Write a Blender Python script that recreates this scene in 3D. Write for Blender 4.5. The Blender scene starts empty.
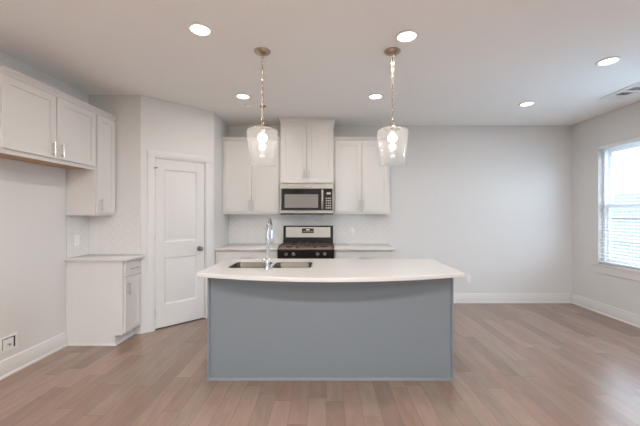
import bpy, bmesh, math, random
from mathutils import Vector, Matrix
PI = math.pi
R = math.radians
rnd = random.Random(7)
sc = bpy.context.scene
COL = sc.collection

# ------------------------------------------------------------------ camera, sky, exposure
cd = bpy.data.cameras.new('camera')
cd.sensor_width = 36.0
cd.lens = 318 / 640 * 36.0
cd.shift_x = -6 / 640
cd.shift_y = 0.6 / 640
cd.clip_start = 0.05
cd.clip_end = 300
cam = bpy.data.objects.new('camera', cd)
cam.location = (0, 0, 1.38)
cam.rotation_euler = (R(90), 0, 0)
COL.objects.link(cam)
sc.camera = cam

sc.view_settings.view_transform = 'Standard'
sc.view_settings.look = 'None'
sc.view_settings.exposure = 0.0
sc.view_settings.gamma = 1.0
sc.view_settings.use_curve_mapping = False
sc.cycles.use_denoising = True
sc.cycles.max_bounces = 12
sc.cycles.diffuse_bounces = 6
sc.cycles.glossy_bounces = 4
sc.cycles.transmission_bounces = 8
sc.cycles.transparent_max_bounces = 16
sc.cycles.sample_clamp_indirect = 6.0
sc.cycles.caustics_reflective = False
sc.cycles.caustics_refractive = False

SKY = 10.0
REAR_W = 2.0
SIDE_W = 40.0
# watts of the ceiling lights by row: over the island, by the back wall, right side, and an added unseen row behind the viewer
ROW_W = {'front': 8.2, 'back': 4.8, 'right': 3.2, 'rear': 53.0}
ROW_COL = {'front': (1.0, 0.935, 0.86), 'back': (1.0, 0.935, 0.86), 'right': (0.86, 0.94, 1.0), 'rear': (0.99, 0.985, 0.98)}
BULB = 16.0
world = bpy.data.worlds.new('overcast_sky')
sc.world = world
world.use_nodes = True
wn = world.node_tree.nodes
wl = world.node_tree.links
bg = wn['Background']
tc = wn.new('ShaderNodeTexCoord')
sep = wn.new('ShaderNodeSeparateXYZ')
ramp = wn.new('ShaderNodeValToRGB')
ramp.color_ramp.elements[0].position = 0.45
ramp.color_ramp.elements[0].color = (0.80, 0.90, 1.0, 1)
ramp.color_ramp.elements[1].position = 1.0
ramp.color_ramp.elements[1].color = (0.62, 0.78, 1.0, 1)
mp = wn.new('ShaderNodeMapRange')
mp.inputs[1].default_value = -1
mp.inputs[2].default_value = 1
wl.new(tc.outputs['Generated'], sep.inputs[0])
wl.new(sep.outputs[2], mp.inputs[0])
wl.new(mp.outputs[0], ramp.inputs[0])
wl.new(ramp.outputs[0], bg.inputs[0])
bg.inputs[1].default_value = SKY


# area lamps added to brighten the room from unseen windows (rear wall and further along the right wall)
def fill_lamp(loc, rot, sx, sy, watts, col):
    l = bpy.data.lights.new('fill_lamp', 'AREA')
    l.shape = 'RECTANGLE'
    l.size, l.size_y = sx, sy
    l.energy = watts
    l.color = col
    o = bpy.data.objects.new('fill_lamp', l)
    o.location = loc
    o.rotation_euler = rot
    COL.objects.link(o)


fill_lamp((1.05, -3.95, 1.35), (R(90), 0, 0), 0.9, 2.1, REAR_W, (0.90, 0.95, 1.0))
fill_lamp((4.25, 3.09, 1.3), (0, R(115), 0), 1.6, 0.56, SIDE_W, (0.50, 0.76, 1.0))  # side lamp tilted up to cool the ceiling on the right

# ------------------------------------------------------------------ materials
MATS = {}


def mat(name, col, rough=0.5, metal=0.0, emit=None, estr=0.0, noise=0.0, nscale=8.0, bump=0.0, bscale=200.0,
        spec=0.5, coat=0.0, aniso=None):
    m = bpy.data.materials.new(name)
    m.use_nodes = True
    nt = m.node_tree
    b = nt.nodes['Principled BSDF']
    b.inputs['Base Color'].default_value = (*col, 1)
    b.inputs['Roughness'].default_value = rough
    b.inputs['Metallic'].default_value = metal
    b.inputs['Specular IOR Level'].default_value = spec
    b.inputs['Coat Weight'].default_value = coat
    if emit:
        b.inputs['Emission Color'].default_value = (*emit, 1)
        b.inputs['Emission Strength'].default_value = estr
    t = nt.nodes.new('ShaderNodeTexCoord')
    if noise:
        n = nt.nodes.new('ShaderNodeTexNoise')
        n.inputs['Scale'].default_value = nscale
        n.inputs['Detail'].default_value = 4
        mx = nt.nodes.new('ShaderNodeMix')
        mx.data_type = 'RGBA'
        mx.inputs[6].default_value = (*[c * (1 - noise) for c in col], 1)
        mx.inputs[7].default_value = (*[min(1, c * (1 + noise)) for c in col], 1)
        nt.links.new(t.outputs['Object'], n.inputs['Vector'])
        nt.links.new(n.outputs[0], mx.inputs[0])
        nt.links.new(mx.outputs[2], b.inputs['Base Color'])
    if bump:
        n2 = nt.nodes.new('ShaderNodeTexNoise')
        n2.inputs['Scale'].default_value = bscale
        bp = nt.nodes.new('ShaderNodeBump')
        bp.inputs['Strength'].default_value = bump
        bp.inputs['Distance'].default_value = 0.002
        if aniso:
            mpn = nt.nodes.new('ShaderNodeMapping')
            mpn.inputs['Scale'].default_value = aniso
            nt.links.new(t.outputs['Object'], mpn.inputs[0])
            nt.links.new(mpn.outputs[0], n2.inputs['Vector'])
        else:
            nt.links.new(t.outputs['Object'], n2.inputs['Vector'])
        nt.links.new(n2.outputs[0], bp.inputs['Height'])
        nt.links.new(bp.outputs[0], b.inputs['Normal'])
    MATS[name] = m
    return m


M_WALL = mat('wall_paint', (0.70, 0.69, 0.675), 0.75, noise=0.01, nscale=3, bump=0.06, bscale=180)
M_CEIL = mat('ceiling_paint', (0.90, 0.895, 0.885), 0.9, noise=0.01, nscale=2, bump=0.08, bscale=120)
M_TRIM = mat('trim_paint', (0.715, 0.70, 0.685), 0.4, noise=0.008, nscale=6)
M_CAB = mat('cabinet_paint', (0.70, 0.68, 0.66), 0.38, noise=0.008, nscale=6)
M_CABSIDE = mat('cabinet_side_panel', (0.70, 0.685, 0.665), 0.45, noise=0.01, nscale=6)
M_RAW = mat('raw_plywood', (0.50, 0.33, 0.19), 0.6, noise=0.15, nscale=14)
M_ISL = mat('island_paint', (0.195, 0.222, 0.243), 0.42, noise=0.02, nscale=4)
M_QUARTZ = mat('quartz', (0.69, 0.67, 0.645), 0.16, noise=0.03, nscale=160)
M_TILE = mat('glazed_tile', (0.74, 0.725, 0.71), 0.16, noise=0.02, nscale=5)
M_GROUT = mat('grout', (0.62, 0.60, 0.58), 0.9, noise=0.05, nscale=80)
M_STEEL = mat('brushed_steel', (0.29, 0.262, 0.23), 0.36, 1.0, bump=0.08, bscale=60, aniso=(1, 60, 60))
M_SINK = mat('sink_steel', (0.15, 0.132, 0.11), 0.42, 1.0, noise=0.05)
M_CHROME = mat('chrome', (0.60, 0.61, 0.63), 0.10, 1.0, noise=0.01)
M_NICKEL = mat('satin_nickel', (0.62, 0.59, 0.55), 0.3, 1.0, noise=0.03)
M_BRONZE = mat('warm_nickel', (0.50, 0.41, 0.32), 0.3, 1.0, noise=0.05)
M_KNOB = mat('dark_nickel', (0.30, 0.27, 0.24), 0.3, 1.0, noise=0.04)
M_BLACK = mat('black_enamel', (0.018, 0.014, 0.012), 0.3, noise=0.1, spec=0.15)
M_IRON = mat('cast_iron', (0.085, 0.060, 0.052), 0.45, noise=0.15, nscale=60)
M_BGLASS = mat('black_glass', (0.012, 0.011, 0.011), 0.08, noise=0.05, spec=0.35)
M_SCREEN = mat('microwave_screen', (0.25, 0.23, 0.205), 0.35, noise=0.08, nscale=300)
M_DISP = mat('display_glass', (0.045, 0.02, 0.012), 0.12, noise=0.05)
M_DIGIT = mat('lit_digits', (0.1, 0.08, 0.06), 0.4, emit=(0.75, 0.7, 0.6), estr=0.5)
M_COOK = mat('cooktop_enamel', (0.27, 0.19, 0.155), 0.3, noise=0.2, nscale=30)
M_PLASTIC = mat('white_plastic', (0.80, 0.79, 0.78), 0.35, noise=0.005)
M_VINYL = mat('white_vinyl', (0.86, 0.87, 0.88), 0.35, noise=0.005)
M_SLAT = mat('blind_slat', (0.86, 0.87, 0.88), 0.45, noise=0.01)
M_DARK = mat('dark_slot', (0.05, 0.05, 0.05), 0.7, noise=0.1)
M_DUCT = mat('duct_grey', (0.40, 0.40, 0.41), 0.6, noise=0.05)
M_LOUVER = mat('louver_grey', (0.62, 0.62, 0.63), 0.5, noise=0.02)
M_LENS = mat('lamp_lens', (0.9, 0.9, 0.88), 0.4, emit=(1.0, 0.93, 0.82), estr=9.0, noise=0.01)
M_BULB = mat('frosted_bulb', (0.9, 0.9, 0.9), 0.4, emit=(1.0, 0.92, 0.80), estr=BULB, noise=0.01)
M_FENCE = mat('weathered_fence', (0.21, 0.22, 0.23), 0.85, noise=0.18, nscale=5)
M_LAWN = mat('lawn', (0.085, 0.10, 0.07), 0.95, noise=0.3, nscale=4)
M_LEAF = mat('foliage', (0.07, 0.085, 0.07), 0.8, noise=0.4, nscale=3)
M_BARK = mat('bark', (0.14, 0.10, 0.08), 0.9, noise=0.2)
M_SIDING = mat('house_siding', (0.22, 0.22, 0.22), 0.8, noise=0.03)
M_ROOF = mat('roof_shingle', (0.08, 0.08, 0.085), 0.9, noise=0.2, nscale=12)


def glass(name, tint, gloss_rough, haze, ior=1.5, seeds=False):
    m = bpy.data.materials.new(name)
    m.use_nodes = True
    nt = m.node_tree
    nt.nodes.clear()
    out = nt.nodes.new('ShaderNodeOutputMaterial')
    tr = nt.nodes.new('ShaderNodeBsdfTransparent')
    tr.inputs[0].default_value = (*tint, 1)
    gl = nt.nodes.new('ShaderNodeBsdfGlossy')
    gl.inputs['Roughness'].default_value = gloss_rough
    fr = nt.nodes.new('ShaderNodeFresnel')
    fr.inputs[0].default_value = ior
    m1 = nt.nodes.new('ShaderNodeMixShader')
    ge = nt.nodes.new('ShaderNodeNewGeometry')      # reflect at the outer face of the sheet only
    mu = nt.nodes.new('ShaderNodeMath')
    mu.operation = 'MULTIPLY_ADD'
    mu.inputs[1].default_value = -1.0
    mu.inputs[2].default_value = 1.0
    nt.links.new(ge.outputs['Backfacing'], mu.inputs[0])
    mv = nt.nodes.new('ShaderNodeMath')
    mv.operation = 'MULTIPLY'
    nt.links.new(fr.outputs[0], mv.inputs[0])
    nt.links.new(mu.outputs[0], mv.inputs[1])
    nt.links.new(mv.outputs[0], m1.inputs[0])
    nt.links.new(tr.outputs[0], m1.inputs[1])
    nt.links.new(gl.outputs[0], m1.inputs[2])
    last = m1
    if haze:
        tl = nt.nodes.new('ShaderNodeBsdfTranslucent')
        tl.inputs[0].default_value = (0.9, 0.9, 0.9, 1)
        df = nt.nodes.new('ShaderNodeBsdfDiffuse')
        df.inputs[0].default_value = (0.9, 0.9, 0.9, 1)
        md = nt.nodes.new('ShaderNodeMixShader')
        nt.links.new(tl.outputs[0], md.inputs[1])
        nt.links.new(df.outputs[0], md.inputs[2])
        m2 = nt.nodes.new('ShaderNodeMixShader')
        m2.inputs[0].default_value = haze
        if seeds:
            t = nt.nodes.new('ShaderNodeTexCoord')
            v = nt.nodes.new('ShaderNodeTexVoronoi')
            v.inputs['Scale'].default_value = 70
            mr = nt.nodes.new('ShaderNodeMapRange')
            mr.inputs[1].default_value = 0.0
            mr.inputs[2].default_value = 0.4
            mr.inputs[3].default_value = haze * 3.0
            mr.inputs[4].default_value = haze * 0.6
            nt.links.new(t.outputs['Object'], v.inputs['Vector'])
            nt.links.new(v.outputs[0], mr.inputs[0])
            nt.links.new(mr.outputs[0], m2.inputs[0])
        nt.links.new(m1.outputs[0], m2.inputs[1])
        nt.links.new(md.outputs[0], m2.inputs[2])
        last = m2
    nt.links.new(last.outputs[0], out.inputs[0])
    return m


M_PANE = glass('window_glass', (0.97, 0.985, 0.99), 0.02, 0.0)
M_SHADE = glass('seeded_glass', (0.97, 0.97, 0.97), 0.05, 0.13, ior=1.5, seeds=True)


def floor_material():
    """planks along Y, each row shifted by its own random amount, each plank its own tone"""
    PW, PLN = 0.127, 0.85
    m = bpy.data.materials.new('oak_planks')
    m.use_nodes = True
    nt = m.node_tree
    b = nt.nodes['Principled BSDF']
    L = nt.links.new

    def math_(op, a, c=None, d=None):
        n = nt.nodes.new('ShaderNodeMath')
        n.operation = op
        for k, v in enumerate((a, c, d)):
            if v is None:
                continue
            if isinstance(v, (int, float)):
                n.inputs[k].default_value = v
            else:
                L(v, n.inputs[k])
        return n.outputs[0]
    t = nt.nodes.new('ShaderNodeTexCoord')
    sp = nt.nodes.new('ShaderNodeSeparateXYZ')
    L(t.outputs['Object'], sp.inputs[0])
    u = math_('DIVIDE', sp.outputs[0], PW)
    row = math_('FLOOR', u)
    wn1 = nt.nodes.new('ShaderNodeTexWhiteNoise')
    wn1.noise_dimensions = '1D'
    L(row, wn1.inputs['W'])
    v = math_('ADD', math_('DIVIDE', sp.outputs[1], PLN), math_('MULTIPLY', wn1.outputs['Value'], 7.3))
    pl = math_('FLOOR', v)
    cb = nt.nodes.new('ShaderNodeCombineXYZ')
    L(row, cb.inputs[0])
    L(pl, cb.inputs[1])
    wn2 = nt.nodes.new('ShaderNodeTexWhiteNoise')
    wn2.noise_dimensions = '2D'
    L(cb.outputs[0], wn2.inputs['Vector'])
    cr = nt.nodes.new('ShaderNodeValToRGB')
    e = cr.color_ramp.elements
    e[0].position, e[0].color = 0.0, (0.235, 0.153, 0.112, 1)
    e[1].position, e[1].color = 1.0, (0.322, 0.210, 0.156, 1)
    for p, c in ((0.3, (0.285, 0.172, 0.126, 1)), (0.55, (0.270, 0.190, 0.138, 1)), (0.8, (0.315, 0.210, 0.160, 1))):
        x = e.new(p)
        x.color = c
    L(wn2.outputs['Value'], cr.inputs[0])
    # grain, shifted from plank to plank
    ad = nt.nodes.new('ShaderNodeVectorMath')
    ad.operation = 'MULTIPLY_ADD'
    L(wn2.outputs['Color'], ad.inputs[0])
    ad.inputs[1].default_value = (5, 5, 5)
    L(t.outputs['Object'], ad.inputs[2])
    mg = nt.nodes.new('ShaderNodeMapping')
    mg.inputs['Scale'].default_value = (9, 1.8, 1)
    L(ad.outputs[0], mg.inputs[0])
    n = nt.nodes.new('ShaderNodeTexNoise')
    n.inputs['Scale'].default_value = 2.0
    n.inputs['Detail'].default_value = 6
    n.inputs['Distortion'].default_value = 0.8
    L(mg.outputs[0], n.inputs['Vector'])
    gr = nt.nodes.new('ShaderNodeValToRGB')
    gr.color_ramp.elements[0].position, gr.color_ramp.elements[0].color = 0.3, (0.88, 0.88, 0.88, 1)
    gr.color_ramp.elements[1].position, gr.color_ramp.elements[1].color = 0.7, (1.08, 1.08, 1.08, 1)
    L(n.outputs[0], gr.inputs[0])
    mx = nt.nodes.new('ShaderNodeMix')
    mx.data_type = 'RGBA'
    mx.blend_type = 'MULTIPLY'
    mx.inputs[0].default_value = 1.0
    L(cr.outputs[0], mx.inputs[6])
    L(gr.outputs[0], mx.inputs[7])
    # seams
    fu = math_('ABSOLUTE', math_('SUBTRACT', math_('FRACT', u), 0.5))
    fv = math_('ABSOLUTE', math_('SUBTRACT', math_('FRACT', v), 0.5))
    su = math_('GREATER_THAN', fu, 0.5 - 0.0011 / PW)
    sv = math_('GREATER_THAN', fv, 0.5 - 0.0016 / PLN)
    seam = math_('MAXIMUM', su, sv)
    ms = nt.nodes.new('ShaderNodeMix')
    ms.data_type = 'RGBA'
    L(seam, ms.inputs[0])
    L(mx.outputs[2], ms.inputs[6])
    ms.inputs[7].default_value = (0.16, 0.10, 0.075, 1)
    L(ms.outputs[2], b.inputs['Base Color'])
    b.inputs['Roughness'].default_value = 0.27
    b.inputs['Specular IOR Level'].default_value = 0.7
    b.inputs['Coat Weight'].default_value = 0.4
    b.inputs['Coat Roughness'].default_value = 0.40
    bp = nt.nodes.new('ShaderNodeBump')
    bp.inputs['Strength'].default_value = 0.10
    bp.inputs['Distance'].default_value = 0.003
    L(n.outputs[0], bp.inputs['Height'])
    L(bp.outputs[0], b.inputs['Normal'])
    return m


M_FLOOR = floor_material()


# ------------------------------------------------------------------ mesh helpers
class MB:
    def __init__(s):
        s.bm = bmesh.new()

    def box(s, x0, x1, y0, y1, z0, z1, bev=0.0, seg=1, rot=None):
        r = bmesh.ops.create_cube(s.bm, size=1.0)
        vs = r['verts']
        for v in vs:
            v.co = Vector(((x0 + x1) / 2 + v.co.x * (x1 - x0), (y0 + y1) / 2 + v.co.y * (y1 - y0),
                           (z0 + z1) / 2 + v.co.z * (z1 - z0)))
        if rot:
            c = Vector(((x0 + x1) / 2, (y0 + y1) / 2, (z0 + z1) / 2))
            bmesh.ops.rotate(s.bm, verts=vs, cent=c, matrix=Matrix.Rotation(rot[0], 3, rot[1]))
        if bev:
            es = set()
            for v in vs:
                es.update(v.link_edges)
            bmesh.ops.bevel(s.bm, geom=list(es), offset=bev, segments=seg, affect='EDGES', profile=0.5)
        return s

    def ring(s, pts):
        return [s.bm.verts.new(p) for p in pts]

    def skin(s, rings, cap=True, closed=True):
        n = len(rings[0])
        for a, b in zip(rings, rings[1:]):
            for i in range(n if closed else n - 1):
                j = (i + 1) % n
                s.bm.faces.new((a[i], a[j], b[j], b[i]))
        if cap:
            s.bm.faces.new(list(reversed(rings[0])))
            s.bm.faces.new(rings[-1])
        return s

    def tube(s, path, rad, seg=12, cap=True):
        pts = [Vector(p) for p in path]
        rads = rad if isinstance(rad, (list, tuple)) else [rad] * len(pts)
        up = None
        rings = []
        for i, p in enumerate(pts):
            a = pts[max(i - 1, 0)]
            b = pts[min(i + 1, len(pts) - 1)]
            d = (b - a).normalized()
            if up is None:
                up = Vector((0, 0, 1)) if abs(d.z) < 0.9 else Vector((1, 0, 0))
            u = d.cross(up).normalized()
            v = u.cross(d).normalized()
            up = v
            rings.append(s.ring([p + (u * math.cos(2 * PI * k / seg) + v * math.sin(2 * PI * k / seg)) * rads[i]
                                 for k in range(seg)]))
        return s.skin(rings, cap)

    def cyl(s, p0, p1, r, seg=16):
        return s.tube([p0, p1], r, seg)

    def lathe(s, prof, c=(0, 0, 0), seg=32, axis='z'):
        rings = []
        for r, z in prof:
            pts = []
            for k in range(seg):
                a = 2 * PI * k / seg
                x, y = r * math.cos(a), r * math.sin(a)
                if axis == 'z':
                    pts.append((c[0] + x, c[1] + y, c[2] + z))
                else:
                    pts.append((c[0] + x, c[1] + z, c[2] + y))
            rings.append(s.ring(pts))
        return s.skin(rings, False)

    def torus(s, c, R0, r, axis='x', sx=1.0, seg=14, sub=6):
        rings = []
        for i in range(seg):
            a = 2 * PI * i / seg
            pts = []
            for k in range(sub):
                b = 2 * PI * k / sub
                u = (R0 + r * math.cos(b)) * math.cos(a) * sx
                w = (R0 + r * math.cos(b)) * math.sin(a)
                t = r * math.sin(b)
                if axis == 'x':
                    pts.append((c[0] + t, c[1] + u, c[2] + w))
                elif axis == 'y':
                    pts.append((c[0] + u, c[1] + t, c[2] + w))
                else:
                    pts.append((c[0] + u, c[1] + w, c[2] + t))
            rings.append(s.ring(pts))
        n = len(rings)
        for i in range(n):
            a, b = rings[i], rings[(i + 1) % n]
            for k in range(sub):
                j = (k + 1) % sub
                s.bm.faces.new((a[k], a[j], b[j], b[k]))
        return s

    def prism(s, pts, d):
        """pts: 3d polygon, d: extrusion vector"""
        a = s.ring(pts)
        b = s.ring([Vector(p) + Vector(d) for p in pts])
        return s.skin([a, b], True)

    def build(s, name, m, parent=None, smooth=True, label=None):
        bmesh.ops.recalc_face_normals(s.bm, faces=s.bm.faces)
        me = bpy.data.meshes.new(name)
        s.bm.to_mesh(me)
        s.bm.free()
        me.materials.append(m)
        if smooth:
            for p in me.polygons:
                p.use_smooth = True
            me.set_sharp_from_angle(angle=R(35))
        o = bpy.data.objects.new(name, me)
        COL.objects.link(o)
        if parent:
            o.parent = parent
        if label:
            o['label'] = label
        return o


def tag(o, label=None, cat=None, group=None, kind=None):
    if label:
        o['label'] = label
    if cat:
        o['category'] = cat
    if group:
        o['group'] = group
    if kind:
        o['kind'] = kind
    return o


def empty(name, loc, rz, label, cat, group=None, kind=None):
    o = bpy.data.objects.new(name, None)
    o.empty_display_size = 0.1
    o.location = loc
    o.rotation_euler = (0, 0, rz)
    COL.objects.link(o)
    return tag(o, label, cat, group, kind)


def copy_tree(o, parent=None):
    c = o.copy()
    COL.objects.link(c)
    c.parent = parent
    for ch in list(o.children):
        copy_tree(ch, c)
    return c


def struct(name, mb, m, label, cat, loc=None, rz=0):
    o = mb.build(name, m)
    if loc:
        o.location = loc
    o.rotation_euler = (0, 0, rz)
    return tag(o, label, cat, kind='structure')


# ------------------------------------------------------------------ room shell
XL, XR, YB, YR, H = -2.72, 3.80, 4.915, -3.6, 2.743
YA = 3.647          # alcove wall
PX = -2.125         # start of the angled wall
RX = -1.503         # return wall
WT = 0.12

struct('floor', MB().box(XL - WT, XR + WT, YR - WT, YB + WT, -0.06, 0), M_FLOOR,
       'brown wood plank floor running through the whole room', 'floor')
struct('ceiling', MB().box(XL - WT, XR + WT, YR - WT, YB + WT, H, H + 0.08), M_CEIL,
       'flat painted ceiling with recessed lights', 'ceiling')
struct('wall_left', MB().box(XL - WT, XL, YR, YB, 0, H), M_WALL, 'plain left wall beside the refrigerator space', 'wall')
struct('wall_back', MB().box(XL - WT, XR + WT, YB, YB + WT, 0, H), M_WALL, 'back wall behind the range and cabinets', 'wall')
struct('wall_alcove', MB().box(XL, PX, YA, YA + 0.11, 0, H), M_WALL,
       'short wall facing us at the end of the left cabinets', 'wall')
struct('wall_return', MB().box(RX - 0.11, RX, YA + RX - PX, YB, 0, H), M_WALL,
       'short side wall between pantry door and back cabinets', 'wall')

# angled pantry wall, local x along the wall, -y towards the room
ANG = R(45)
PL = (RX - PX) * math.sqrt(2)
mb = MB()
mb.box(0, 0.143, 0, 0.11, 0, H)
mb.box(0.767, PL, 0, 0.11, 0, H)
mb.box(0.143, 0.767, 0, 0.11, 2.05, H)
struct('wall_pantry', mb, M_WALL, 'angled corner wall holding the white pantry door', 'wall', (PX, YA, 0), ANG)

# right wall with the window opening and a second, unseen one added for light
W1 = (3.50, 4.44)
W2 = (2.80, 3.38)
WZ = (0.665, 2.313)
mb = MB()
ys = [YR, W2[0], W2[1], W1[0], W1[1], YB]
mb.box(XR, XR + 0.14, YR, W2[0], 0, H)
mb.box(XR, XR + 0.14, W2[1], W1[0], 0, H)
mb.box(XR, XR + 0.14, W1[1], YB, 0, H)
for a, b in (W1, W2):
    mb.box(XR, XR + 0.14, a, b, 0, WZ[0])
    mb.box(XR, XR + 0.14, a, b, WZ[1], H)
struct('wall_right', mb, M_WALL, 'right wall with the tall white window', 'wall')
# rear wall behind the viewer, unseen window openings added to let in light
WR = [(-2.55, -1.90), (0.60, 1.5)]
WRZ = (0.25, 2.35)
mb = MB()
xs = [XL] + [v for p in WR for v in p] + [XR]
for k in range(0, len(xs), 2):
    mb.box(xs[k], xs[k + 1], YR - 0.14, YR, 0, H)
for a, b in WR:
    mb.box(a, b, YR - 0.14, YR, 0, WRZ[0])
    mb.box(a, b, YR - 0.14, YR, WRZ[1], H)
struct('wall_rear', mb, M_WALL, 'wall behind the viewer with unseen windows added for light', 'wall')


# baseboards
BP = [(0, 0), (0.026, 0), (0.026, 0.012), (0.016, 0.024), (0.016, 0.118), (0.011, 0.128), (0.011, 0.14), (0.004, 0.148), (0, 0.148)]


def baseboard(name, p0, p1, nrm, label):
    p0, p1, n = Vector(p0), Vector(p1), Vector(nrm)
    mb = MB()
    mb.prism([p0 + n * (a + 0.0004) + Vector((0, 0, b + 0.0005)) for a, b in BP], p1 - p0)
    o = mb.build(name, M_TRIM)
    return tag(o, label, 'baseboard', kind='structure')


baseboard('baseboard_left', (XL, YR, 0), (XL, 3.322, 0), (1, 0, 0), 'tall white baseboard along the left wall')
baseboard('baseboard_back', (0.95, YB, 0), (XR - 0.03, YB, 0), (0, -1, 0), 'white baseboard along the back wall')
baseboard('baseboard_right', (XR, YR, 0), (XR, YB, 0), (-1, 0, 0), 'white baseboard along the right wall under the window')


# ------------------------------------------------------------------ pantry door
def on_diag(name, label, cat, kind):
    return empty(name, (PX, YA, 0), ANG, label, cat, kind=kind)


mb = MB()
CT = [(0.0, 0.0), (0.0, -0.007), (0.010, -0.012), (0.058, -0.012), (0.072, -0.008), (0.078, -0.007), (0.078, 0.0)]
mb.prism([(0.145 - a, b - 0.0005, 0.0) for a, b in CT], (0, 0, 2.05 + 0.0))
mb.prism([(0.765 + a, b - 0.0005, 0.0) for a, b in CT], (0, 0, 2.05))
mb.prism([(0.067, b - 0.0005, 2.048 + a) for a, b in CT], (0.776, 0, 0))
mb.box(0.1435, 0.153, 0.0, 0.11, 0.001, 2.048)
mb.box(0.757, 0.7665, 0.0, 0.11, 0.001, 2.048)
mb.box(0.153, 0.757, 0.0, 0.11, 2.0385, 2.0485)
mb.box(0.153, 0.757, 0.055, 0.066, 2.026, 2.0385)
o = mb.build('trim_1', M_TRIM)
o.location = (PX, YA, 0)
o.rotation_euler = (0, 0, ANG)
tag(o, 'white casing around the pantry door', 'door casing', kind='structure')

dr = on_diag('door_1', 'white two-panel pantry door in the angled wall', 'door', 'structure')
mb = MB()
D0, D1, DZ0, DZ1 = 0.156, 0.754, 0.014, 2.036
yf, yb = 0.010, 0.045
pan = [(0.285, 0.845), (1.035, 1.915)]
st = 0.105
mb.box(D0, D0 + st, yf, yb, DZ0, DZ1, 0.002)
mb.box(D1 - st, D1, yf, yb, DZ0, DZ1, 0.002)
zz = [DZ0, pan[0][0], pan[0][1], pan[1][0], pan[1][1], DZ1]
for a, b in ((zz[0], zz[1]), (zz[2], zz[3]), (zz[4], zz[5])):
    mb.box(D0 + st, D1 - st, yf, yb, a, b)
for a, b in pan:
    x0, x1 = D0 + st, D1 - st
    mb.box(x0, x1, yf + 0.012, yb, a, b)
    # sloped moulding and raised field
    def rect(i, y):
        return [(x0 + i, y, a + i), (x1 - i, y, a + i), (x1 - i, y, b - i), (x0 + i, y, b - i)]
    rings = [mb.ring(rect(i, y)) for i, y in ((0.0, yf + 0.001), (0.012, yf + 0.010), (0.026, yf + 0.010), (0.048, yf + 0.003))]
    mb.skin(rings, False)
    mb.bm.faces.new(rings[-1])
mb.build('door_slab', M_TRIM, dr)
for z in (0.21, 1.10, 1.87):
    mb = MB()
    mb.cyl((0.1535, yf - 0.007, z - 0.045), (0.1535, yf - 0.007, z + 0.045), 0.0065, 10)
    mb.box(0.1505, 0.1565, yf - 0.004, yf - 0.0005, z - 0.044, z + 0.044)
    h = mb.build('hinge', M_NICKEL, dr)
    if z > 1.5:
        mb = MB()
        mb.cyl((0.1535, yf - 0.007, z + 0.047), (0.1535, yf - 0.007, z + 0.056), 0.009, 10)
        mb.tube([(0.1535, yf - 0.010, z + 0.05), (0.172, yf - 0.03, z + 0.053)], 0.006, 8)
        mb.tube([(0.1535, yf - 0.010, z + 0.05), (0.135, yf - 0.026, z + 0.046)], 0.006, 8)
        mb.build('hinge_pin_stop', M_KNOB, h)
hn = MB()
KU, KZ = 0.684, 0.925
hn.lathe([(0.0, -0.010), (0.024, -0.010), (0.031, -0.005), (0.031, 0.0), (0, 0)], (KU, yf - 0.0005, KZ), 24, 'y')
hn.cyl((KU, yf - 0.010, KZ), (KU, yf - 0.036, KZ), 0.011)
hn.lathe([(0.011, -0.030), (0.020, -0.036), (0.0265, -0.046), (0.027, -0.054), (0.022, -0.063), (0.010, -0.067), (0.0, -0.067)], (KU, yf, KZ), 24, 'y')
hn.build('knob', M_KNOB, dr, label='dark nickel door knob')
mb = MB()
mb.box(0.7545, 0.7565, 0.009, 0.03, 0.895, 0.955)
mb.build('latch_plate', M_NICKEL, dr)


# ------------------------------------------------------------------ cabinet helpers (front faces local -y)
def shaker(mb, x0, x1, z0, z1, y=0.0, t=0.02, st=0.057, rec=0.009):
    b = 0.0012
    mb.box(x0, x0 + st, y - t, y - 0.0005, z0, z1, b)
    mb.box(x1 - st, x1, y - t, y - 0.0005, z0, z1, b)
    mb.box(x0 + st, x1 - st, y - t, y - 0.0005, z0, z0 + st, b)
    mb.box(x0 + st, x1 - st, y - t, y - 0.0005, z1 - st, z1, b)
    mb.box(x0 + st - 0.002, x1 - st + 0.002, y - t + rec, y - 0.0006, z0 + st - 0.002, z1 - st + 0.002)


def pull(parent, cx, cz, L, vertical=True, y=-0.02, m=None):
    mb = MB()
    r = 0.0055
    yo = y - 0.028
    h = L / 2
    p = h - 0.018
    if vertical:
        mb.cyl((cx, yo, cz - h), (cx, yo, cz + h), r, 10)
        for s in (-1, 1):
            mb.cyl((cx, y - 0.0003, cz + s * p), (cx, yo, cz + s * p), 0.0045, 8)
    else:
        mb.cyl((cx - h, yo, cz), (cx + h, yo, cz), r, 10)
        for s in (-1, 1):
            mb.cyl((cx + s * p, y - 0.0003, cz), (cx + s * p, yo, cz), 0.0045, 8)
    return mb.build('handle', m or M_NICKEL, parent)


CROWN = [(0.002, 0.0), (0.006, 0.004), (0.008, 0.014), (0.016, 0.028), (0.030, 0.038), (0.034, 0.042), (0.034, 0.052)]


def crown(parent, x0, x1, y0, y1, z, left, right, prof=CROWN, m=None):
    mb = MB()
    rings = []
    for o, h in prof:
        l = o if left else 0
        r = o if right else 0
        rings.append(mb.ring([(x0 - l, y1, z + h), (x0 - l, y0 - o, z + h), (x1 + r, y0 - o, z + h), (x1 + r, y1, z + h)]))
    mb.skin(rings, True)
    return mb.build('crown_molding', m or M_CAB, parent)


def carcass(parent, w, d, z0, z1, m=None, name='cabinet_box', fascia=True):
    mb = MB()
    mb.box(0.0005, w - 0.0005, 0, d - 0.001, z0, z1, 0.001)
    return mb.build(name, m or M_CAB, parent)


def door(parent, x0, x1, z0, z1, hx=None, hz=None, L=0.13):
    mb = MB()
    shaker(mb, x0, x1, z0, z1)
    d = mb.build('door', M_CAB, parent)
    if hx is not None:
        pull(d, hx, hz, L)
    return d


# ------------------------------------------------------------------ back wall cabinets
UY = YB - 0.305
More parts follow.
